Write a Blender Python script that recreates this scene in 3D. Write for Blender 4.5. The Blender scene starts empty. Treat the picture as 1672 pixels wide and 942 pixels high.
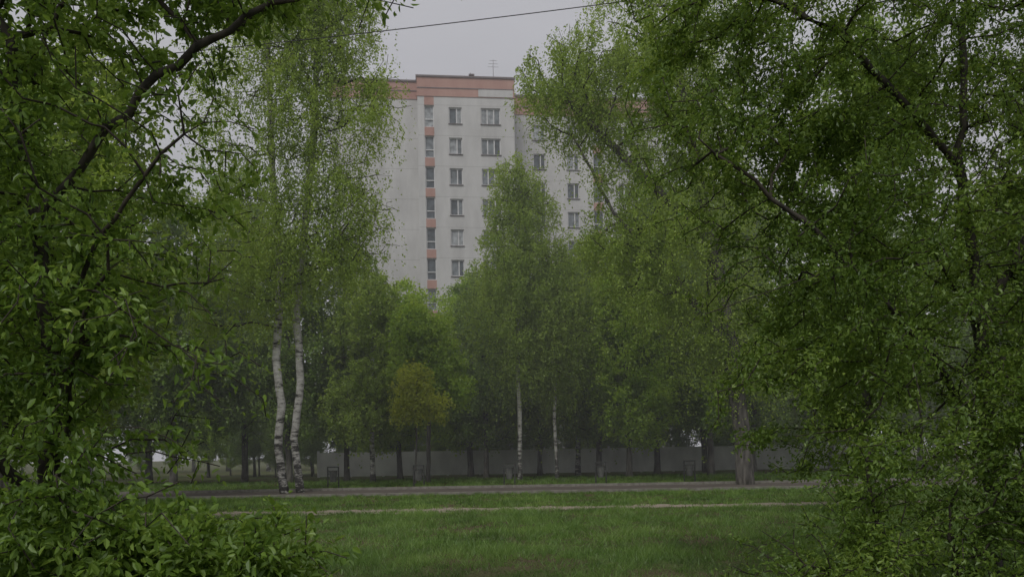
import bpy, math, random
import numpy as np
from mathutils import Vector
sc=bpy.context.scene
col=sc.collection
rad=math.radians

# ------------------------------------------------------------------ materials
def newmat(name):
    m=bpy.data.materials.new(name); m.use_nodes=True
    nt=m.node_tree; nt.nodes.clear()
    out=nt.nodes.new('ShaderNodeOutputMaterial')
    return m,nt,out
def N(nt,t,**kw):
    n=nt.nodes.new(t)
    for k,v in kw.items(): setattr(n,k,v)
    return n
def ramp(nt,stops):
    r=nt.nodes.new('ShaderNodeValToRGB'); e=r.color_ramp.elements
    while len(e)<len(stops): e.new(0.5)
    for i,(p,c) in enumerate(stops):
        e[i].position=p; e[i].color=(c[0],c[1],c[2],1)
    return r
def leafmat(name,dark,mid,light,trans=0.35,nscale=0.6):
    m,nt,out=newmat(name); L=nt.links.new
    a=N(nt,'ShaderNodeAttribute'); a.attribute_name='tint'
    geo=N(nt,'ShaderNodeNewGeometry')
    no=N(nt,'ShaderNodeTexNoise'); no.inputs['Scale'].default_value=nscale; no.inputs['Detail'].default_value=2
    L(geo.outputs['Position'],no.inputs['Vector'])
    mm=N(nt,'ShaderNodeMath',operation='MULTIPLY_ADD'); mm.inputs[1].default_value=0.6
    L(a.outputs['Fac'],mm.inputs[0])
    m2=N(nt,'ShaderNodeMath',operation='MULTIPLY_ADD'); m2.inputs[1].default_value=1.3; m2.inputs[2].default_value=-0.45
    L(no.outputs['Fac'],m2.inputs[0]); L(m2.outputs[0],mm.inputs[2])
    r=ramp(nt,[(0.0,dark),(0.5,mid),(1.0,light)]); L(mm.outputs[0],r.inputs[0])
    d=N(nt,'ShaderNodeBsdfDiffuse'); t=N(nt,'ShaderNodeBsdfTranslucent'); g=N(nt,'ShaderNodeBsdfGlossy')
    g.inputs['Roughness'].default_value=0.45; g.inputs['Color'].default_value=(0.8,0.85,0.8,1)
    L(r.outputs[0],d.inputs['Color'])
    hs=N(nt,'ShaderNodeHueSaturation'); hs.inputs['Hue'].default_value=0.485; hs.inputs['Value'].default_value=1.6
    L(r.outputs[0],hs.inputs['Color']); L(hs.outputs[0],t.inputs['Color'])
    x=N(nt,'ShaderNodeMixShader'); x.inputs[0].default_value=trans
    L(d.outputs[0],x.inputs[1]); L(t.outputs[0],x.inputs[2])
    y=N(nt,'ShaderNodeMixShader'); y.inputs[0].default_value=0.03
    L(x.outputs[0],y.inputs[1]); L(g.outputs[0],y.inputs[2]); L(y.outputs[0],out.inputs[0])
    return m
def simple(name,c1,c2,scale=3,rough=0.9,vec=(1,1,1),bump=0.0,detail=6,lo=0.35,hi=0.65):
    m,nt,out=newmat(name); L=nt.links.new
    geo=N(nt,'ShaderNodeNewGeometry'); mp=N(nt,'ShaderNodeMapping'); mp.inputs['Scale'].default_value=vec
    no=N(nt,'ShaderNodeTexNoise'); no.inputs['Scale'].default_value=scale; no.inputs['Detail'].default_value=detail
    L(geo.outputs['Position'],mp.inputs[0]); L(mp.outputs[0],no.inputs['Vector'])
    r=ramp(nt,[(lo,c1),(hi,c2)]); L(no.outputs['Fac'],r.inputs[0])
    p=N(nt,'ShaderNodeBsdfPrincipled'); p.inputs['Roughness'].default_value=rough
    L(r.outputs[0],p.inputs['Base Color'])
    if bump:
        b=N(nt,'ShaderNodeBump'); b.inputs['Strength'].default_value=bump; b.inputs['Distance'].default_value=0.02
        L(no.outputs['Fac'],b.inputs['Height']); L(b.outputs[0],p.inputs['Normal'])
    L(p.outputs[0],out.inputs[0]); return m

M_bark=simple('bark_dark',(0.018,0.016,0.012),(0.06,0.052,0.042),14,0.95,(1,1,0.25),0.6)
M_twig=simple('bark_twig',(0.02,0.016,0.011),(0.05,0.04,0.03),20)
M_barkbg=simple('bark_grey',(0.035,0.033,0.028),(0.13,0.12,0.105),8,0.95,(1,1,0.2),0.5)
m,nt,out=newmat('birch_bark'); L=nt.links.new
geo=N(nt,'ShaderNodeNewGeometry'); mp=N(nt,'ShaderNodeMapping'); mp.inputs['Scale'].default_value=(1.2,1.2,3.6)
no=N(nt,'ShaderNodeTexNoise'); no.inputs['Scale'].default_value=1.5; no.inputs['Detail'].default_value=7; no.inputs['Roughness'].default_value=0.72
L(geo.outputs['Position'],mp.inputs[0]); L(mp.outputs[0],no.inputs['Vector'])
sx=N(nt,'ShaderNodeSeparateXYZ'); L(geo.outputs['Position'],sx.inputs[0])
mr=N(nt,'ShaderNodeMapRange'); mr.inputs[1].default_value=0; mr.inputs[2].default_value=3.5; mr.inputs[3].default_value=-0.12; mr.inputs[4].default_value=0.02
L(sx.outputs['Z'],mr.inputs[0]); ad=N(nt,'ShaderNodeMath',operation='ADD'); L(no.outputs['Fac'],ad.inputs[0]); L(mr.outputs[0],ad.inputs[1])
r=ramp(nt,[(0.40,(0.03,0.028,0.025)),(0.49,(0.38,0.37,0.34)),(0.7,(0.62,0.61,0.58))]); L(ad.outputs[0],r.inputs[0])
p=N(nt,'ShaderNodeBsdfPrincipled'); p.inputs['Roughness'].default_value=0.8; L(r.outputs[0],p.inputs['Base Color']); L(p.outputs[0],out.inputs[0]); M_birch=m

LF_left=leafmat('leaf_cherry',(0.065,0.125,0.018),(0.14,0.235,0.032),(0.28,0.40,0.085),0.45,0.9)
LF_right=leafmat('leaf_right',(0.06,0.11,0.02),(0.12,0.20,0.03),(0.24,0.34,0.06),0.45,0.7)
LF_birch=leafmat('leaf_birch',(0.16,0.24,0.035),(0.25,0.355,0.05),(0.34,0.45,0.08),0.46,0.3)
LF_bg=leafmat('leaf_far',(0.12,0.20,0.04),(0.185,0.285,0.055),(0.25,0.36,0.08),0.46,0.25)
LF_maple=leafmat('leaf_maple',(0.20,0.32,0.03),(0.30,0.44,0.045),(0.40,0.52,0.07),0.46,0.4)
LF_yel=leafmat('leaf_yellow',(0.30,0.36,0.03),(0.42,0.48,0.045),(0.50,0.54,0.07),0.46,0.6)
LF_grass=leafmat('grass_blade',(0.06,0.10,0.03),(0.13,0.23,0.05),(0.25,0.36,0.10),0.42,0.55)

# ------------------------------------------------------------------ mesh helpers
def mkmesh(name,V,F,mats,midx=None,tint=None,smooth=False):
    me=bpy.data.meshes.new(name)
    V=np.asarray(V,dtype=np.float32)
    tot=sum(f.shape[0] for f in F); loops=np.concatenate([f.ravel() for f in F]).astype(np.int32)
    sizes=np.concatenate([np.full(f.shape[0],f.shape[1]) for f in F])
    starts=np.concatenate([[0],np.cumsum(sizes)[:-1]]).astype(np.int32)
    me.vertices.add(len(V)); me.vertices.foreach_set('co',V.ravel())
    me.loops.add(len(loops)); me.loops.foreach_set('vertex_index',loops)
    me.polygons.add(tot); me.polygons.foreach_set('loop_start',starts)
    try: me.polygons.foreach_set('loop_total',sizes.astype(np.int32))
    except Exception: pass
    for mt in mats: me.materials.append(mt)
    if midx is not None: me.polygons.foreach_set('material_index',np.asarray(midx,dtype=np.int32))
    if tint is not None:
        a=me.attributes.new('tint','FLOAT','FACE'); a.data.foreach_set('value',np.asarray(tint,dtype=np.float32))
    if smooth is not False: me.polygons.foreach_set('use_smooth',np.asarray(smooth,dtype=bool))
    me.update(calc_edges=True); me.validate()
    return me
def addobj(name,me,parent=None,loc=(0,0,0)):
    o=bpy.data.objects.new(name,me); col.objects.link(o); o.location=loc
    if parent: o.parent=parent
    return o
def norm(a): return a/np.maximum(np.linalg.norm(a,axis=-1,keepdims=True),1e-9)

def leaves(rng,P,size,aspect=0.55,up=0.4,droop=0.3,near=False,outdir=None):
    n=len(P)
    d=rng.normal(size=(n,3)); 
    if outdir is not None: d+=outdir*0.9
    d[:,2]-=droop*1.5; d=norm(d)
    nn=rng.normal(size=(n,3))*(1-up); nn[:,2]+=up*1.6
    s=norm(np.cross(d,nn)); nn=norm(np.cross(s,d))
    L=(size*rng.uniform(0.6,1.35,n))[:,None]; W=L*aspect*0.5
    fold=(nn*W*rng.uniform(0.1,0.7,(n,1)))
    if near:
        curl=-nn*L*rng.uniform(0,0.25,(n,1))
        V=np.stack([P,P+d*L*0.3-s*W*0.9+fold,P+d*L*0.68-s*W*0.75+fold+curl*0.5,P+d*L+curl,P+d*L*0.68+s*W*0.75+fold+curl*0.5,P+d*L*0.3+s*W*0.9+fold],1)
        b=np.arange(n)[:,None]*6
        F=np.concatenate([b+np.array([0,3,2,1]),b+np.array([0,5,4,3])],1).reshape(-1,4)
    else:
        V=np.stack([P,P+d*L*0.5-s*W+fold,P+d*L,P+d*L*0.5+s*W+fold],1)
        b=np.arange(n)[:,None]*4
        F=np.concatenate([b+np.array([0,2,1]),b+np.array([0,3,2])],1).reshape(-1,3)
    t=np.repeat(rng.uniform(0,1,n),2)
    return V.reshape(-1,3),F,t

def grow(rng,trunks,ells,ntar,bf=0.35,step=0.3,jit=0.12,shell=0.4):
    pos=[];par=[];pl=[]
    for tr in trunks:
        tr=[np.array(p,float) for p in tr]
        attach=-1
        if pos:
            A=np.array(pos); attach=int(np.argmin(np.linalg.norm(A-tr[0],axis=1)))
            if np.linalg.norm(A[attach]-tr[0])>0.6: attach=-1
        prev=attach
        for i in range(len(tr)-1):
            L=np.linalg.norm(tr[i+1]-tr[i]); k=max(1,int(L/step))
            for j in range(k+(1 if i==len(tr)-2 else 0)):
                q=tr[i]+(tr[i+1]-tr[i])*j/k
                if prev!=-1: q=q+rng.normal(size=3)*jit*0.12
                if attach!=-1 and i==0 and j==0: continue
                pos.append(q); par.append(prev)
                pl.append(0 if prev==-1 else pl[prev]+np.linalg.norm(q-pos[prev])); prev=len(pos)-1
    ntr=len(pos)
    vol=np.array([e[3]*e[4]*e[5] for e in ells])**0.8; vol/=vol.sum()
    T=[]
    for k in range(ntar):
        e=ells[rng.choice(len(ells),p=vol)]
        u=rng.normal(size=3); u/=np.linalg.norm(u)
        r=rng.uniform(0,1)**shell
        q=np.array(e[:3])+u*r*np.array(e[3:6])
        if q[2]>0.12: T.append(q)
    T=np.array(T)
    A=np.array(pos)
    dd=np.array([np.min(np.linalg.norm(A-t,axis=1)) for t in T])
    T=T[np.argsort(dd+rng.normal(size=len(T))*0.25)]
    cap=len(T)*14+ntr+100
    PA=np.zeros((cap,3)); PA[:ntr]=A; PLA=np.zeros(cap); n=ntr
    PLA[:ntr]=np.array(pl)*0.25
    par=par+[0]*(cap-ntr)
    for t in T:
        dist=np.linalg.norm(PA[:n]-t,axis=1)
        pen=np.where(PA[:n,2]>t[2]+0.2,0.15*(PA[:n,2]-t[2]),0)
        lowpen=np.where(np.arange(n)<2,9,0)
        c=dist+bf*PLA[:n]+pen+lowpen
        b=int(np.argmin(c)); L=dist[b]
        k=min(12,max(1,int(round(L/step))))
        s=PA[b].copy(); prev=b
        up=rng.uniform(-0.02,0.16)*L
        side=rng.normal(size=3)*0.07*L
        for j in range(1,k+1):
            f=j/k
            q=s+(t-s)*f+np.array([0,0,up])*4*f*(1-f)+side*4*f*(1-f)+rng.normal(size=3)*jit*step
            PA[n]=q; par[n]=prev; PLA[n]=PLA[prev]+np.linalg.norm(q-PA[prev]); prev=n; n+=1
            if n>=cap-1: break
        if n>=cap-20: break
    return PA[:n].copy(),np.array(par[:n]),ntr

def tree(name,seed,trunks,ells,ntar,nleaf,leafsize,mats,base_r,tip_r=0.004,step=0.3,bf=0.35,jit=0.12,spread=0.12,
         near=False,aspect=0.55,up=0.4,droop=0.3,white_r=None,sides=5,weep=0.0,shell=0.4,pw=2.4,make=True,clump=0.0,wmin=0.25,flare=1.35):
    rng=np.random.default_rng(seed)
    P,par,ntr=grow(rng,trunks,ells,ntar,bf,step,jit,shell)
    n=len(P)
    r=np.zeros(n); acc=np.zeros(n); child=np.full(n,-1); best=np.zeros(n)
    for i in range(n-1,-1,-1):
        r[i]=max(tip_r,acc[i]**(1/pw)) if acc[i]>0 else tip_r
        if par[i]>=0:
            acc[par[i]]+=r[i]**pw
            if r[i]>best[par[i]]: best[par[i]]=r[i]; child[par[i]]=i
    r0=r[0]; thinmask=(r<tip_r*3.2); k=(base_r-tip_r)/max(r0-tip_r,1e-6); r=tip_r+(r-tip_r)*k
    r[0]*=flare
    if n>1: r[1]*=1.1
    D=np.zeros((n,3))
    hp=par>=0
    D[hp]=P[hp]-P[par[hp]]
    for i in np.where(~hp)[0]: D[i]=(0,0,1)
    D=norm(D)
    mc=child>=0
    D2=D.copy(); D2[mc]=norm(D[mc]+D[child[mc]])
    def ring(c,d,rr):
        ref=np.tile(np.array([1.0,0,0]),(len(c),1)); ref[np.abs(d[:,0])>0.92]=(0,1,0)
        u=norm(np.cross(d,ref)); v=np.cross(d,u)
        a=np.arange(sides)*2*math.pi/sides
        return c[:,None,:]+rr[:,None,None]*(u[:,None,:]*np.cos(a)[None,:,None]+v[:,None,:]*np.sin(a)[None,:,None])
    R1=ring(P,D2,r)
    E=np.where(hp)[0]; pe=par[E]
    main=child[pe]==E
    Es=E[~main]
    R2=ring(P[par[Es]],D2[Es],np.minimum(r[Es]*1.15,r[par[Es]]))
    V=[R1.reshape(-1,3),R2.reshape(-1,3)]
    st=np.zeros(len(E),int); st[main]=pe[main]*sides; st[~main]=n*sides+np.arange((~main).sum())*sides
    en=E*sides
    a=np.arange(sides); b=(a+1)%sides
    F=np.stack([st[:,None]+a,st[:,None]+b,en[:,None]+b,en[:,None]+a],-1).reshape(-1,4)
    rE=np.repeat(r[E],sides)
    mi=np.where(rE>(white_r if white_r else 0.03),0,1)
    nb=sum(len(v) for v in V)
    thin=np.where(thinmask&hp&(np.arange(n)>=ntr))[0]
    w=np.ones(len(thin))
    if clump>0:
        c=rng.integers(0,n,60); cp=P[c]
        dm=np.min(np.linalg.norm(P[thin][:,None,:]-cp[None],axis=2),axis=1)
        w=np.exp(-(dm/clump)**2)+wmin
    w/=w.sum()
    if weep>0:
        kk=9; ns=nleaf//kk
        pk=thin[rng.choice(len(thin),ns,p=w)]
        f=rng.uniform(0,1,(ns,1))
        S=P[par[pk]]*(1-f)+P[pk]*f+rng.normal(size=(ns,3))*spread
        ln=rng.exponential(weep,ns)+0.15
        tt=rng.uniform(0,1,(ns,kk))
        dx=rng.normal(size=(ns,1,3))*0.18; dx[:,:,2]=-1
        Q=S[:,None,:]+dx*(tt*ln[:,None])[:,:,None]+rng.normal(size=(ns,kk,3))*0.045
        Q=Q.reshape(-1,3); pick=np.repeat(pk,kk)
    else:
        pick=thin[rng.choice(len(thin),nleaf,p=w)]
        f=rng.uniform(0,1,(nleaf,1))
        Q=P[par[pick]]*(1-f)+P[pick]*f+rng.normal(size=(nleaf,3))*spread
    Q[:,2]=np.maximum(Q[:,2],0.05)
    LV,LF,t=leaves(rng,Q,leafsize,aspect,up,droop,near,D[pick])
    V.append(LV); LF=LF+nb
    midx=np.concatenate([mi,np.full(len(LF),2)])
    tint=np.concatenate([np.zeros(len(F)),t])
    sm=np.concatenate([np.ones(len(F),bool),np.zeros(len(LF),bool)])
    me=mkmesh(name,np.concatenate(V),[F,LF],mats,midx,tint,sm)
    return addobj(name,me) if make else me

class Build:
    def __init__(s): s.V=[];s.F=[];s.M=[]
    def quad(s,a,b,c,d,m): 
        k=len(s.V); s.V+= [tuple(a),tuple(b),tuple(c),tuple(d)]; s.F.append((k,k+1,k+2,k+3)); s.M.append(m)
    def box(s,x0,x1,y0,y1,z0,z1,m):
        k=len(s.V)
        s.V+=[(x0,y0,z0),(x1,y0,z0),(x1,y1,z0),(x0,y1,z0),(x0,y0,z1),(x1,y0,z1),(x1,y1,z1),(x0,y1,z1)]
        for f in [(0,3,2,1),(4,5,6,7),(0,1,5,4),(1,2,6,5),(2,3,7,6),(3,0,4,7)]:
            s.F.append(tuple(k+i for i in f)); s.M.append(m)
    def tube(s,p0,p1,r0,r1,m,n=10,cap=True):
        p0=Vector(p0);p1=Vector(p1);d=(p1-p0).normalized()
        u=d.orthogonal().normalized(); v=d.cross(u); k=len(s.V)
        for p,r in((p0,r0),(p1,r1)):
            for i in range(n):
                a=2*math.pi*i/n; s.V.append(tuple(p+u*r*math.cos(a)+v*r*math.sin(a)))
        for i in range(n):
            j=(i+1)%n; s.F.append((k+i,k+j,k+n+j,k+n+i)); s.M.append(m)
        if cap:
            s.F.append(tuple(k+n+i for i in range(n))); s.M.append(m)
            s.F.append(tuple(k+n-1-i for i in range(n))); s.M.append(m)
    def obj(s,name,mats,parent=None,loc=(0,0,0)):
        me=bpy.data.meshes.new(name); me.from_pydata(s.V,[],s.F)
        for q in mats: me.materials.append(q)
        me.polygons.foreach_set('material_index',s.M); me.update()
        return addobj(name,me,parent,loc)

# ------------------------------------------------------------------ ground
m,nt,out=newmat('ground_soil_grass'); L=nt.links.new
geo=N(nt,'ShaderNodeNewGeometry')
n1=N(nt,'ShaderNodeTexNoise'); n1.inputs['Scale'].default_value=0.45; n1.inputs['Detail'].default_value=5
n2=N(nt,'ShaderNodeTexNoise'); n2.inputs['Scale'].default_value=22; n2.inputs['Detail'].default_value=8
L(geo.outputs['Position'],n1.inputs['Vector']); L(geo.outputs['Position'],n2.inputs['Vector'])
r1=ramp(nt,[(0.4,(0.12,0.095,0.06)),(0.55,(0.10,0.13,0.045)),(0.75,(0.12,0.20,0.055))]); L(n1.outputs['Fac'],r1.inputs[0])
r2=ramp(nt,[(0.3,(0.45,0.45,0.45)),(0.7,(1.2,1.2,1.2))]); L(n2.outputs['Fac'],r2.inputs[0])
mx=N(nt,'ShaderNodeMix',data_type='RGBA',blend_type='MULTIPLY'); mx.inputs[0].default_value=1
L(r1.outputs[0],mx.inputs[6]); L(r2.outputs[0],mx.inputs[7])
p=N(nt,'ShaderNodeBsdfPrincipled'); p.inputs['Roughness'].default_value=1; p.inputs['Specular IOR Level'].default_value=0.1
L(mx.outputs[2],p.inputs['Base Color'])
bp=N(nt,'ShaderNodeBump'); bp.inputs['Distance'].default_value=0.05; bp.inputs['Strength'].default_value=0.8; L(n2.outputs['Fac'],bp.inputs['Height']); L(bp.outputs[0],p.inputs['Normal'])
L(p.outputs[0],out.inputs[0]); M_ground=m
b=Build(); b.quad((-600,-300,0),(600,-300,0),(600,900,0),(-600,900,0),0); b.obj('ground',[M_ground])

M_path=simple('path_sand',(0.20,0.165,0.125),(0.34,0.285,0.225),6,1.0,(1,1,1),0.4)
M_road=simple('road_asphalt',(0.065,0.055,0.047),(0.12,0.10,0.082),3,0.9,(0.3,1,1),0.3)
M_kerb=simple('kerb_concrete',(0.15,0.14,0.12),(0.24,0.23,0.2),5,0.9)
rng=np.random.default_rng(5)
xs=np.linspace(-60,60,481)
sm_=lambda w:np.convolve(rng.normal(size=481),np.ones(w)/w,'same')
e0=22.9+0.012*xs+sm_(5)*0.45+sm_(25)*1.3
e1=24.5+0.012*xs+sm_(5)*0.45+sm_(25)*1.3
e1=np.maximum(e1,e0+0.35)
b=Build()
for i in range(480): b.quad((xs[i],e0[i],.004),(xs[i+1],e0[i+1],.004),(xs[i+1],e1[i+1],.004),(xs[i],e1[i],.004),0)
b.obj('footpath',[M_path])
b=Build(); b.quad((-200,33,.004),(200,33,.004),(200,39,.004),(-200,39,.004),0); b.obj('road',[M_road])
b=Build()
x=-100
while x<100:
    b.box(x,x+0.985,32.85,33.0,0,.12,0); b.box(x,x+0.985,39.0,39.15,0,.12,0); x+=1.0
b.obj('kerb',[M_kerb])

# ------------------------------------------------------------------ grass blades
def grassmesh(seed,regions):
    rng=np.random.default_rng(seed); Vs=[];ts=[]
    for (x0,x1,y0,y1,n,h,w) in regions:
        nt_=n//12
        cx=rng.uniform(x0,x1,nt_); cy=rng.uniform(y0,y1,nt_)
        dens=np.sin(cx*1.3+np.sin(cy*0.9)*2)*np.sin(cy*1.1+np.cos(cx*0.7)*2)*0.6+np.sin(cx*3.7+cy*1.9)*np.sin(cy*4.3-cx*2.1)*0.4
        worn_shade=np.clip((12.8-cy)/3.0,0,1)*0.75   # thin, trodden turf under the foreground trees, their shade tinted into the blades
        kp=rng.uniform(-1.4,1.2,nt_)<dens+0.35-worn_shade
        cx,cy,dens,worn_shade=cx[kp],cy[kp],dens[kp],worn_shade[kp]
        k=12
        X=np.repeat(cx,k)+rng.normal(size=len(cx)*k)*0.06; Y=np.repeat(cy,k)+rng.normal(size=len(cx)*k)*0.06
        n2=len(X)
        H=h*rng.uniform(0.4,1.3,n2)*(1+0.45*np.repeat(dens,k))*np.repeat(rng.uniform(0.5,1.5,len(cx))*(1-0.35*worn_shade),k)
        a=rng.uniform(0,2*math.pi,n2); W=w*rng.uniform(0.6,1.3,n2)
        lean=rng.normal(size=(n2,2))*0.6*H[:,None]
        P=np.stack([X,Y,np.zeros(n2)],1); s=np.stack([np.cos(a)*W/2,np.sin(a)*W/2,np.zeros(n2)],1)
        tip=P+np.stack([lean[:,0],lean[:,1],H],1)
        Vs.append(np.stack([P-s,P+s,tip],1).reshape(-1,3)); ts.append(np.clip(rng.uniform(0,1,n2)*0.6+np.repeat(rng.uniform(-.15,.5,len(cx))+dens*0.3-worn_shade*0.5,k),-0.5,1.1))  # near blades get a darker tint standing in for tree shade
    V=np.concatenate(Vs); F=np.arange(len(V)).reshape(-1,3)
    return mkmesh('grass',V,[F],[LF_grass],None,np.concatenate(ts))
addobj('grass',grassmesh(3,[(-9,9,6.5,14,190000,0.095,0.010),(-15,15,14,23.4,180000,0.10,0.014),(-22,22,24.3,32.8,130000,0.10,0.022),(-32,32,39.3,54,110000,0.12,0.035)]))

# ------------------------------------------------------------------ apartment building
def wallmat(name,c1,c2,joint=True):
    m,nt,out=newmat(name); L=nt.links.new
    tc=N(nt,'ShaderNodeTexCoord')
    no=N(nt,'ShaderNodeTexNoise'); no.inputs['Scale'].default_value=0.5; no.inputs['Detail'].default_value=7; no.inputs['Roughness'].default_value=0.65
    mp=N(nt,'ShaderNodeMapping'); mp.inputs['Scale'].default_value=(1,1,0.3)
    L(tc.outputs['Object'],mp.inputs[0]); L(mp.outputs[0],no.inputs['Vector'])
    r=ramp(nt,[(0.3,c1),(0.65,c2)]); L(no.outputs['Fac'],r.inputs[0])
    p=N(nt,'ShaderNodeBsdfPrincipled'); p.inputs['Roughness'].default_value=0.95; p.inputs['Specular IOR Level'].default_value=0.15
    if joint:
        s=N(nt,'ShaderNodeSeparateXYZ'); L(tc.outputs['Object'],s.inputs[0])
        q=N(nt,'ShaderNodeMath',operation='FRACT'); dv=N(nt,'ShaderNodeMath',operation='DIVIDE'); dv.inputs[1].default_value=2.8
        L(s.outputs['Z'],dv.inputs[0]); L(dv.outputs[0],q.inputs[0])
        lt=N(nt,'ShaderNodeMath',operation='LESS_THAN'); lt.inputs[1].default_value=0.02; L(q.outputs[0],lt.inputs[0])
        mul=N(nt,'ShaderNodeMath',operation='MULTIPLY'); mul.inputs[1].default_value=0.3; L(lt.outputs[0],mul.inputs[0])
        mx=N(nt,'ShaderNodeMix',data_type='RGBA'); mx.inputs[7].default_value=(0.16,0.15,0.14,1)
        L(mul.outputs[0],mx.inputs[0]); L(r.outputs[0],mx.inputs[6]); L(mx.outputs[2],p.inputs['Base Color'])
    else: L(r.outputs[0],p.inputs['Base Color'])
    L(p.outputs[0],out.inputs[0]); return m
M_wall=wallmat('panel_wall',(0.43,0.425,0.415),(0.58,0.575,0.565))
M_pink=wallmat('salmon_paint',(0.36,0.20,0.165),(0.46,0.285,0.24))
M_trimg=wallmat('roof_coping',(0.14,0.12,0.12),(0.2,0.17,0.17),False)
M_frame=simple('window_frame_white',(0.55,0.55,0.55),(0.65,0.65,0.65),2)
def glass(name,c,rg=0.12):
    m,nt,out=newmat(name); p=N(nt,'ShaderNodeBsdfPrincipled'); p.inputs['Base Color'].default_value=(*c,1); p.inputs['Roughness'].default_value=rg
    geo=N(nt,'ShaderNodeNewGeometry'); no=N(nt,'ShaderNodeTexNoise'); no.inputs['Scale'].default_value=2.2
    r=ramp(nt,[(0.35,tuple(v*0.6 for v in c)),(0.65,tuple(v*1.3 for v in c))]); nt.links.new(geo.outputs['Position'],no.inputs['Vector']); nt.links.new(no.outputs['Fac'],r.inputs[0]); nt.links.new(r.outputs[0],p.inputs['Base Color'])
    nt.links.new(p.outputs[0],out.inputs[0]); return m
G=[glass('glass_dark',(0.08,0.095,0.105)),glass('glass_mid',(0.17,0.19,0.20)),glass('glass_curtain',(0.32,0.34,0.35))]
BM=[M_wall,M_pink,M_trimg,M_frame]+G
bld=bpy.data.objects.new('apartment_building',None); col.objects.link(bld); bld.location=(-8.1,75.6,0); bld.rotation_euler=(0,0,rad(6))
random.seed(4)
def facade(name,u0,u1,y,depth,H,cols,ztop_win,band):
    b=Build(); fr=Build(); gl=Build()
    us=sorted({u0,u1}|{c[0] for c in cols}|{c[1] for c in cols})
    for i in range(len(us)-1):
        ua,ub=us[i],us[i+1]
        c=next((c for c in cols if abs(c[0]-ua)<1e-6),None)
        zt=H-band
        if not c:
            b.quad((ua,y,0),(ub,y,0),(ub,y,zt),(ua,y,zt),0); continue
        pm=1 if c[4]=='pink' else 0
        wins=[]
        k=0
        while ztop_win-2.8*k-c[2]>1.0: wins.append((ztop_win-2.8*k-c[2]+c[3],ztop_win-2.8*k+c[3])); k+=1
        wins=wins[::-1]; z=0
        for (a,t) in wins:
            b.quad((ua,y,z),(ub,y,z),(ub,y,a),(ua,y,a),pm)
            d=y+0.22
            b.quad((ua,y,a),(ub,y,a),(ub,d,a),(ua,d,a),0); b.quad((ua,d,t),(ub,d,t),(ub,y,t),(ua,y,t),0)
            b.quad((ua,y,a),(ua,d,a),(ua,d,t),(ua,y,t),0); b.quad((ub,d,a),(ub,y,a),(ub,y,t),(ub,d,t),0)
            g=4+random.choice([0,0,1,1,2])
            W=ub-ua
            ms=[ua+W*0.6] if W<1.5 else [ua+W*0.33,ua+W*0.67]
            if W>1.0:
                ed=[ua]+ms+[ub]
                for q in range(len(ed)-1):
                    gl.quad((ed[q],d,a),(ed[q+1],d,a),(ed[q+1],d,t),(ed[q],d,t),min(6,max(4,g+random.choice([0,0,1,-1]))))
            else: gl.quad((ua,d,a),(ub,d,a),(ub,d,t),(ua,d,t),g)
            f0,f1=y+0.13,d-0.003; w=0.085
            fr.box(ua,ua+w,f0,f1,a,t,3); fr.box(ub-w,ub,f0,f1,a,t,3)
            fr.box(ua+w,ub-w,f0,f1,a,a+w,3); fr.box(ua+w,ub-w,f0,f1,t-w,t,3)
            if W>1.0:
                for mxx in ms: fr.box(mxx-0.05,mxx+0.05,f0+0.002,f1,a+w,t-w,3)
            else: fr.box(ua+w,ub-w,f0+0.002,f1,a+0.7,a+0.78,3)
            if W>1.0: fr.box(ua-0.05,ub+0.05,y-0.1,y-0.003,a-0.06,a-0.01,2)
            z=t
        b.quad((ua,y,z),(ub,y,z),(ub,y,zt),(ua,y,zt),pm)
    zt=H-band
    b.quad((u1,y,0),(u1,y+depth,0),(u1,y+depth,zt),(u1,y,zt),0); b.quad((u0,y+depth,0),(u0,y,0),(u0,y,zt),(u0,y+depth,zt),0)
    b.quad((u1,y+depth,0),(u0,y+depth,0),(u0,y+depth,zt),(u1,y+depth,zt),0)
    b.box(u0-0.04,u1+0.04,y-0.06,y+depth+0.06,zt+0.0,H-0.16,1)
    b.box(u0-0.12,u1+0.12,y-0.16,y+depth+0.16,H-0.16,H,2)
    b.box(u0-0.02,u1+0.02,y-0.1,y-0.063,zt+0.72,zt+0.80,2)
    if name=='main_section': b.box(5.6,8.8,y-0.09,y-0.063,zt+0.05,zt+0.70,0)
    b.obj(name+'_walls',BM,bld); fr.obj(name+'_window_frames',BM,bld); gl.obj(name+'_window_glass',BM,bld)
facade('main_section',0,8.9,0,14,36.3,[(0.62,1.5,2.0,0.15,'pink'),(2.85,4.05,1.5,0,'w'),(5.8,7.6,1.5,0,'w')],33.45,1.9)
facade('end_section',-8.0,-0.003,0.9,12,36.2,[],33.4,1.75)
facade('wing_section',8.903,24,3.6,12,36.3,[(11.1,12.3,1.5,0,'w'),(14.4,15.6,1.5,0,'w'),(17.0,18.0,2.0,0.15,'pink'),(19.5,21.3,1.5,0,'w')],33.45,1.9)
b=Build(); b.box(4.9,5.25,1.0,1.35,36.3,36.9,2); b.box(4.82,5.33,0.92,1.43,36.9,37.0,2); b.tube((5.3,1.2,36.3),(5.0,1.2,37.2),.04,.03,2,6); b.obj('roof_vent',BM,bld)
b=Build(); b.tube((7.2,2,36.3),(7.2,2,38.9),.03,.02,2,6)
for z,w in((38.8,.35),(38.5,.45),(38.2,.5)): b.tube((7.2-w,2,z),(7.2+w,2,z),.015,.015,2,5)
b.obj('roof_antenna',BM,bld)

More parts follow.
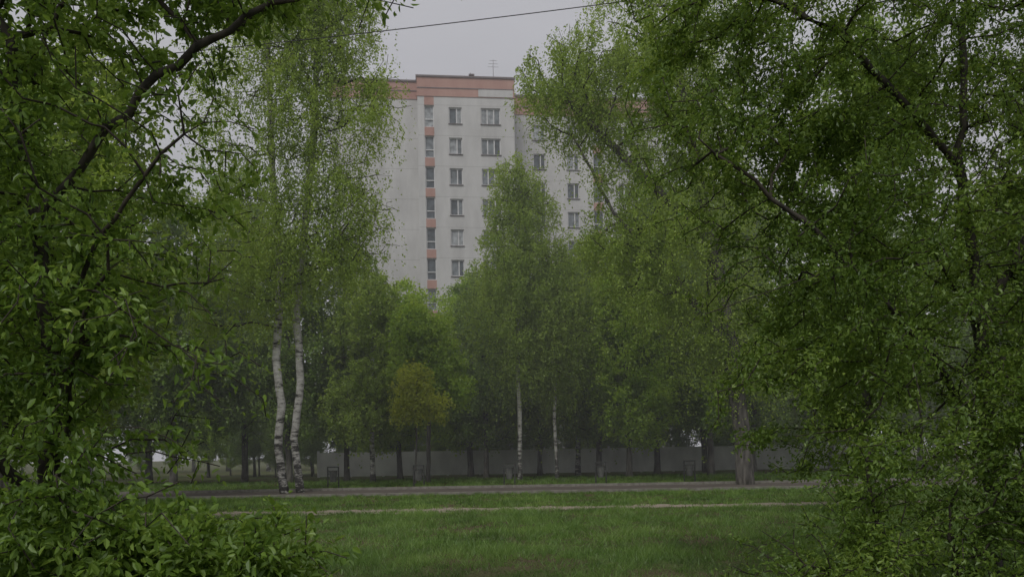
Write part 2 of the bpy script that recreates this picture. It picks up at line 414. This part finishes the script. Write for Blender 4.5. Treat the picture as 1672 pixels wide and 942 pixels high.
# ------------------------------------------------------------------ concrete fence behind the trees
M_conc=simple('fence_concrete',(0.54,0.54,0.53),(0.70,0.70,0.68),1.2,0.95,(1,1,0.5))
b=Build(); x=-15
while x<30:
    b.box(x+0.08,x+2.42,64.0,64.12,0.05,1.9,0); b.box(x-0.08,x+0.08,63.95,64.17,0,2.05,0)
    b.box(x+0.3,x+2.2,63.96,63.998,0.4,1.6,0); x+=2.5
b.obj('concrete_fence',[M_conc])

# ------------------------------------------------------------------ litter bins by the road
M_iron=simple('bin_iron',(0.02,0.022,0.02),(0.05,0.05,0.045),9,0.6)
M_bin=simple('bin_grey',(0.05,0.055,0.05),(0.12,0.12,0.11),6,0.7)
for k,x in enumerate((-9.1,-4.75,-0.15,4.5,9.0)):
    b=Build()
    for s in(-.27,.27): b.box(s-.03,s+.03,-.03,.03,0,1.1,0)
    b.box(-.24,.24,-.025,.025,1.04,1.1,0)
    b.tube((0,0,.32),(0,0,.86),.16,.21,1,14); b.tube((0,0,.86),(0,0,.89),.23,.23,0,14)
    b.tube((-.25,0,.72),(.25,0,.72),.012,.012,0,6)
    b.obj('litter_bin',[M_iron,M_bin],None,(x,42.0,0)).rotation_euler=(0,0,random.uniform(-.3,.3))

# ------------------------------------------------------------------ overhead cable + poles
M_pole=simple('pole_concrete',(0.2,0.2,0.19),(0.3,0.3,0.28),3)
def zc(x): return 12.45+0.105*x+0.0015*(x*x-196)
b=Build(); xs2=np.linspace(-14,14,41)
for i in range(40): b.tube((xs2[i],20,zc(xs2[i])),(xs2[i+1],20,zc(xs2[i+1])),.011,.011,0,6,False)
b.obj('overhead_cable',[M_iron])
for x in(-14,14):
    b=Build(); b.tube((x,20.2,0),(x,20.2,zc(x)+.5),.16,.1,0,14); b.tube((x,20.2,zc(x)-.02),(x,20,zc(x)-.02),.04,.04,1,8); b.box(x-.5,x+.5,20.05,20.35,zc(x)-.5,zc(x)-.4,1)
    b.obj('utility_pole',[M_pole,M_iron])

# ------------------------------------------------------------------ trees
tree('cherry_tree',11,[[(-3.45,6.0,0),(-3.3,5.9,1.2),(-3.15,5.7,2.2),(-3.2,5.6,3.2),(-3.3,5.5,4.4)],[(-3.3,5.9,1.2),(-2.8,5.3,2.2),(-2.4,5.0,2.9)],[(-3.15,5.7,2.2),(-2.6,5.2,3.0),(-2.0,5.1,3.6)],[(-3.3,5.9,1.2),(-3.9,5.4,2.2),(-4.1,5.2,3.4)],[(-3.2,5.6,3.2),(-2.4,5.4,4.0),(-1.5,5.3,4.5),(-0.7,5.4,4.8)]],
  [(-3.4,5.5,3.7,1.9,1.3,1.6),(-3.2,5.3,2.1,1.6,1.2,1.2),(-2.5,4.8,1.0,1.35,0.9,0.6),(-1.45,5.4,4.8,1.25,0.8,0.35),(-3.4,5.5,5.5,2.4,1.8,1.0),(-4.6,5.6,3.0,1.2,1.2,2.4)],
  2000,76000,0.056,[M_bark,M_twig,LF_left],0.065,0.0038,0.16,0.32,0.16,0.045,True,0.5,0.45,0.35,sides=6,white_r=0.02,clump=0.42,wmin=0.14)
tree('plum_tree',23,[[(5.9,10.2,0),(5.8,10.0,1.5),(5.5,9.7,3.0),(5.2,9.5,4.8),(5.2,9.3,7.0)],[(5.8,10.0,1.5),(4.6,9.0,2.6),(3.2,8.4,3.7),(1.9,8.2,4.7)],[(5.5,9.7,3.0),(4.4,8.6,3.6),(3.0,8.0,3.3),(1.9,8.0,2.9)],[(5.5,9.7,3.0),(6.3,9.8,4.3),(7.1,9.7,6)],[(5.2,9.5,4.8),(3.6,8.8,6.0),(2.2,8.4,6.4)]],
  [(4.6,9.5,6.6,3.5,2.3,2.4),(4.9,9.3,3.8,3.0,2.0,1.8),(4.4,9.2,2.3,2.3,1.6,1.2),(2.6,9.2,5.2,1.5,1.2,1.5),(7.5,9.8,5,2.2,2.2,3.5)],
  3400,205000,0.054,[M_bark,M_twig,LF_right],0.09,0.0045,0.22,0.3,0.16,0.06,False,0.5,0.45,0.35,sides=6,white_r=0.02,clump=0.75,wmin=0.15)
tree('shrub',31,[[(4.4,8.0,0),(4.2,7.9,0.7)],[(3.6,7.9,0),(3.5,7.9,0.8),(3.3,7.8,1.6)],[(5.2,8.1,0),(5.3,8,1.5)],[(3.0,7.7,0),(2.9,7.6,0.6)]],
  [(4.6,8.0,1.0,1.9,1.1,1.0),(3.2,7.7,0.45,1.4,0.8,0.5),(5.6,8.2,1.6,1.2,1.0,1.1)],1200,44000,0.052,[M_twig,M_twig,LF_right],0.03,0.004,0.15,0.3,0.16,0.045,False,0.5,0.45,0.3,sides=5,clump=0.5,wmin=.15)
tree('shrub',37,[[(-3.6,5.0,0),(-3.4,4.9,0.6)],[(-2.6,4.9,0),(-2.4,4.8,0.6)],[(-1.9,5,0),(-1.7,4.9,0.5)]],
  [(-3.1,4.9,0.8,1.5,0.8,0.7),(-1.9,4.9,0.85,0.95,0.6,0.55)],850,42000,0.058,[M_twig,M_twig,LF_left],0.025,0.0035,0.14,0.3,0.16,0.045,True,0.5,0.45,0.3,sides=5,clump=0.5)

BMt=[M_birch,M_twig,LF_birch]
tree('birch_tree',41,[[(-10.2,37,0),(-10.45,37,2),(-10.3,37,4),(-10.5,37,6),(-10.2,37,9.5),(-10.5,37,14),(-10.6,37,20),(-10.4,37,24)]],
  [(-10.8,37,16,4.2,3.6,8.5),(-9.0,36.6,11.5,3.6,3,2.6),(-12.5,37,10,3,3,3),(-9,37,22,4,4,4)],900,80000,0.11,BMt,0.18,0.01,0.6,0.4,0.14,0.16,False,0.6,0.25,0.8,white_r=0.045,sides=9,weep=0.75,clump=2.0,wmin=.15,flare=1.2)
tree('birch_tree',42,[[(-9.6,37.4,0),(-9.85,37.4,2.4),(-9.5,37.4,5),(-9.65,37.4,8),(-9.3,37.4,11),(-8.7,37.4,16),(-8.3,37.4,25)]],
  [(-7.8,36,17.5,2.8,2.8,7.5),(-6.7,36,12,2.4,2.5,2.8),(-8.5,36,22,3.4,3,4),(-5.6,36,17,1.6,1.6,2.2)],800,56000,0.11,BMt,0.17,0.01,0.6,0.4,0.14,0.16,False,0.6,0.25,0.8,white_r=0.045,sides=9,weep=0.75,clump=1.6,wmin=.1,flare=1.2)
tree('birch_tree',43,[[(0.45,49,0),(0.5,49,4),(0.4,49,8),(0.8,49,13),(0.9,49,19)]],
  [(0.9,49,10,3.8,3,4.6),(0.9,49,14,3.0,2.4,4),(0.5,49,17.2,2.1,1.7,2.2)],900,90000,0.12,BMt,0.13,0.009,0.6,0.5,0.12,0.18,False,0.6,0.25,0.9,white_r=0.04,sides=8,weep=0.9,clump=2.0,wmin=.15)
tree('birch_tree',44,[[(2.7,50,0),(2.6,50,4),(2.9,50,8),(3.2,50,14)]],
  [(3.2,50,9.5,2.4,2.2,5)],500,38000,0.12,BMt,0.10,0.009,0.6,0.5,0.12,0.18,False,0.6,0.25,0.9,white_r=0.04,sides=8,weep=0.7)
tree('willow_tree',45,[[(10.7,38,0),(10.6,38,2.2),(10.2,38,6),(9.4,38,11),(8.4,38,16),(7.5,38,22)],[(10.2,38,6),(7.5,37.6,9.5),(4.8,37.6,12.5),(3.0,37.6,16)],[(9.4,38,11),(5.5,38,15),(2.6,38,18)]],
  [(3.4,38,18.3,3.2,3,2.8),(7,38,19,4.5,4,5),(8.0,38,12.5,4.8,4,5.5),(5.0,37.6,11,2.2,2,2.5),(10.5,38,7,3.6,3,3)],1400,165000,0.11,[M_barkbg,M_twig,LF_birch],0.38,0.01,0.6,0.35,0.14,0.16,False,0.6,0.25,0.8,white_r=0.045,sides=12,weep=0.8,clump=2.0,wmin=.13,flare=1.15)
tree('maple_tree',51,[[(-4.9,48,0),(-4.8,48,3),(-4.6,48,9)]],[(-4.9,48,7.5,2.4,2.0,2.6),(-3.6,47.6,5.6,1.6,1.6,1.6),(-5.8,47.8,9,1.3,1.3,1.5)],500,26000,0.17,[M_barkbg,M_twig,LF_maple],0.12,0.01,0.6,0.35,0.12,0.2,False,0.85,0.5,0.3,sides=8,clump=1.6,wmin=.1)
tree('young_maple_tree',52,[[(-5.3,45,0),(-5.2,45,2),(-5.1,45,5.6)]],[(-5.3,45,5.2,1.2,1.1,1.4),(-4.4,45,4.2,1.2,1,0.9),(-5.9,45,4,0.8,0.8,0.8)],300,6000,0.15,[M_barkbg,M_twig,LF_yel],0.05,0.008,0.5,0.35,0.12,0.18,False,0.85,0.5,0.3,sides=8,clump=.9,wmin=.05)

var=[]
for s,(hh,wd) in enumerate([(15,3.4),(17,3.8),(14,3.6),(19,4.0),(16,3.2)]):
    lf=[LF_bg,LF_bg,LF_maple,LF_bg,LF_birch][s]
    var.append(tree('linden_variant%d'%s,60+s,[[(0,0,0),(0.1,0,3),(-0.1,0.1,hh*0.6),(0.1,0,hh-1)]],
      [(0,0,hh*0.6,wd,wd,hh*0.36),(0.6,-0.3,hh*0.34,wd*0.95,wd*0.9,hh*0.2),(-0.5,0.3,hh*0.82,wd*0.55,wd*0.55,hh*0.18)],600,36000,0.17,[M_barkbg if s<4 else M_birch,M_twig,lf],0.18,0.012,0.7,0.4,0.12,0.22,False,0.8,0.4,0.5,sides=8,make=False,clump=1.9,wmin=.15,weep=0.3 if s in(1,4) else 0))
random.seed(9)
def place(name,v,x,y,s,parent=None):
    o=addobj(name,var[v],parent,(x,y,0)); o.rotation_euler=(0,0,random.uniform(0,6.28)); o.scale=(s*random.uniform(.95,1.1),s*random.uniform(.95,1.1),s); return o
for (v,x,y,s) in [(0,-14,52,1.05),(1,-11,55,1.0),(3,-17.5,54,1.1),(2,-7.6,56,0.98),(4,-8.6,51,0.85),(0,-1.8,57,0.98),(2,-3.0,60,1.05),(1,5.8,55,1.0),(2,7.2,51,0.95),(3,9.8,56,1.1),(0,12.5,52,1.15),(1,16,55,1.2),(4,4.6,58,1.0),(3,14,60,1.15),(0,2.0,60,0.95),(1,-20.5,50,1.15),
   (0,14.0,20,0.8),(3,8.2,19,0.62),(1,-10.4,17,0.62),(0,-14.5,22,0.85),(4,-16,31,1.15)]:
    place('linden_tree' if v!=4 else 'birch_tree',v,x,y,s)
far=bpy.data.objects.new('distant_trees',None); col.objects.link(far)
k=0
for x in range(-74,80,6):
    if x<-24 or x>19:
        for yy in (50,58):
            place('tree_%d'%k,k%5,x+random.uniform(-2,2),yy+random.uniform(-3,3),random.uniform(.95,1.2),far); k+=1
for x in range(-26,30,4):
    place('tree_%d'%k,k%4,x+random.uniform(-1,1),70.5,random.uniform(.6,.8),far); k+=1
for i in range(24):
    place('sapling_%d'%k,random.choice([0,1,3]),-22+i*2.1+random.uniform(-.7,.7),random.choice([66.5,68.6,67.5]),random.uniform(.3,.42),far); k+=1
for i in range(60):
    x=-110+i*3.8
    if abs(x)>17: place('sapling_%d'%k,i%4,x,75+random.uniform(-4,4),random.uniform(.35,.5),far); k+=1
for x in range(-130,135,6):
    if abs(x)>22: place('tree_%d'%k,k%5,x+random.uniform(-2,2),100+random.uniform(-7,7),random.uniform(1.0,1.3),far); k+=1

# ------------------------------------------------------------------ mist: real scattering volume standing over the park
m,nt,out=newmat('mist'); vs=N(nt,'ShaderNodeVolumeScatter'); vs.inputs['Density'].default_value=0.0032; vs.inputs['Color'].default_value=(0.98,0.99,1,1); vs.inputs['Anisotropy'].default_value=0.0
nt.links.new(vs.outputs[0],out.inputs['Volume'])
b=Build(); b.box(-110,110,25,125,0.5,48,0); b.obj('mist',[m])

# ------------------------------------------------------------------ world + sun
w=bpy.data.worlds.new('World'); sc.world=w; w.use_nodes=True; nt=w.node_tree; nt.nodes.clear(); L=nt.links.new
out=N(nt,'ShaderNodeOutputWorld'); bg=N(nt,'ShaderNodeBackground'); bg.inputs['Strength'].default_value=0.145
sky=N(nt,'ShaderNodeTexSky',sky_type='NISHITA'); sky.sun_disc=False; sky.sun_elevation=rad(50); sky.sun_rotation=rad(200)
hs=N(nt,'ShaderNodeHueSaturation'); hs.inputs['Saturation'].default_value=0.1; L(sky.outputs[0],hs.inputs['Color'])
tc=N(nt,'ShaderNodeTexCoord'); no=N(nt,'ShaderNodeTexNoise'); no.inputs['Scale'].default_value=2.0; no.inputs['Detail'].default_value=4
mp=N(nt,'ShaderNodeMapping'); mp.inputs['Scale'].default_value=(1,1,3); L(tc.outputs['Generated'],mp.inputs[0]); L(mp.outputs[0],no.inputs['Vector'])
r=ramp(nt,[(0.3,(2.95,2.95,3.22)),(0.7,(3.45,3.45,3.72))]); L(no.outputs['Fac'],r.inputs[0])
mx=N(nt,'ShaderNodeMix',data_type='RGBA'); mx.inputs[0].default_value=0.85
L(hs.outputs[0],mx.inputs[6]); L(r.outputs[0],mx.inputs[7]); L(mx.outputs[2],bg.inputs['Color']); L(bg.outputs[0],out.inputs[0])
sd=bpy.data.lights.new('sun','SUN'); sd.energy=1.5; sd.angle=rad(25); sd.color=(1,0.97,0.93)
so=bpy.data.objects.new('sun',sd); col.objects.link(so); so.rotation_euler=(rad(40),0,rad(-20))

# ------------------------------------------------------------------ camera
cd=bpy.data.cameras.new('camera'); cd.sensor_width=36; cd.lens=29.07; cd.shift_y=0.161; cd.clip_end=2000; cd.clip_start=0.05
co=bpy.data.objects.new('camera',cd); col.objects.link(co); co.location=(0,0,1.6); co.rotation_euler=(rad(90),rad(1.0),0)
sc.camera=co
sc.view_settings.view_transform='Standard'
try: sc.view_settings.look='None'
except Exception: pass
sc.view_settings.exposure=0
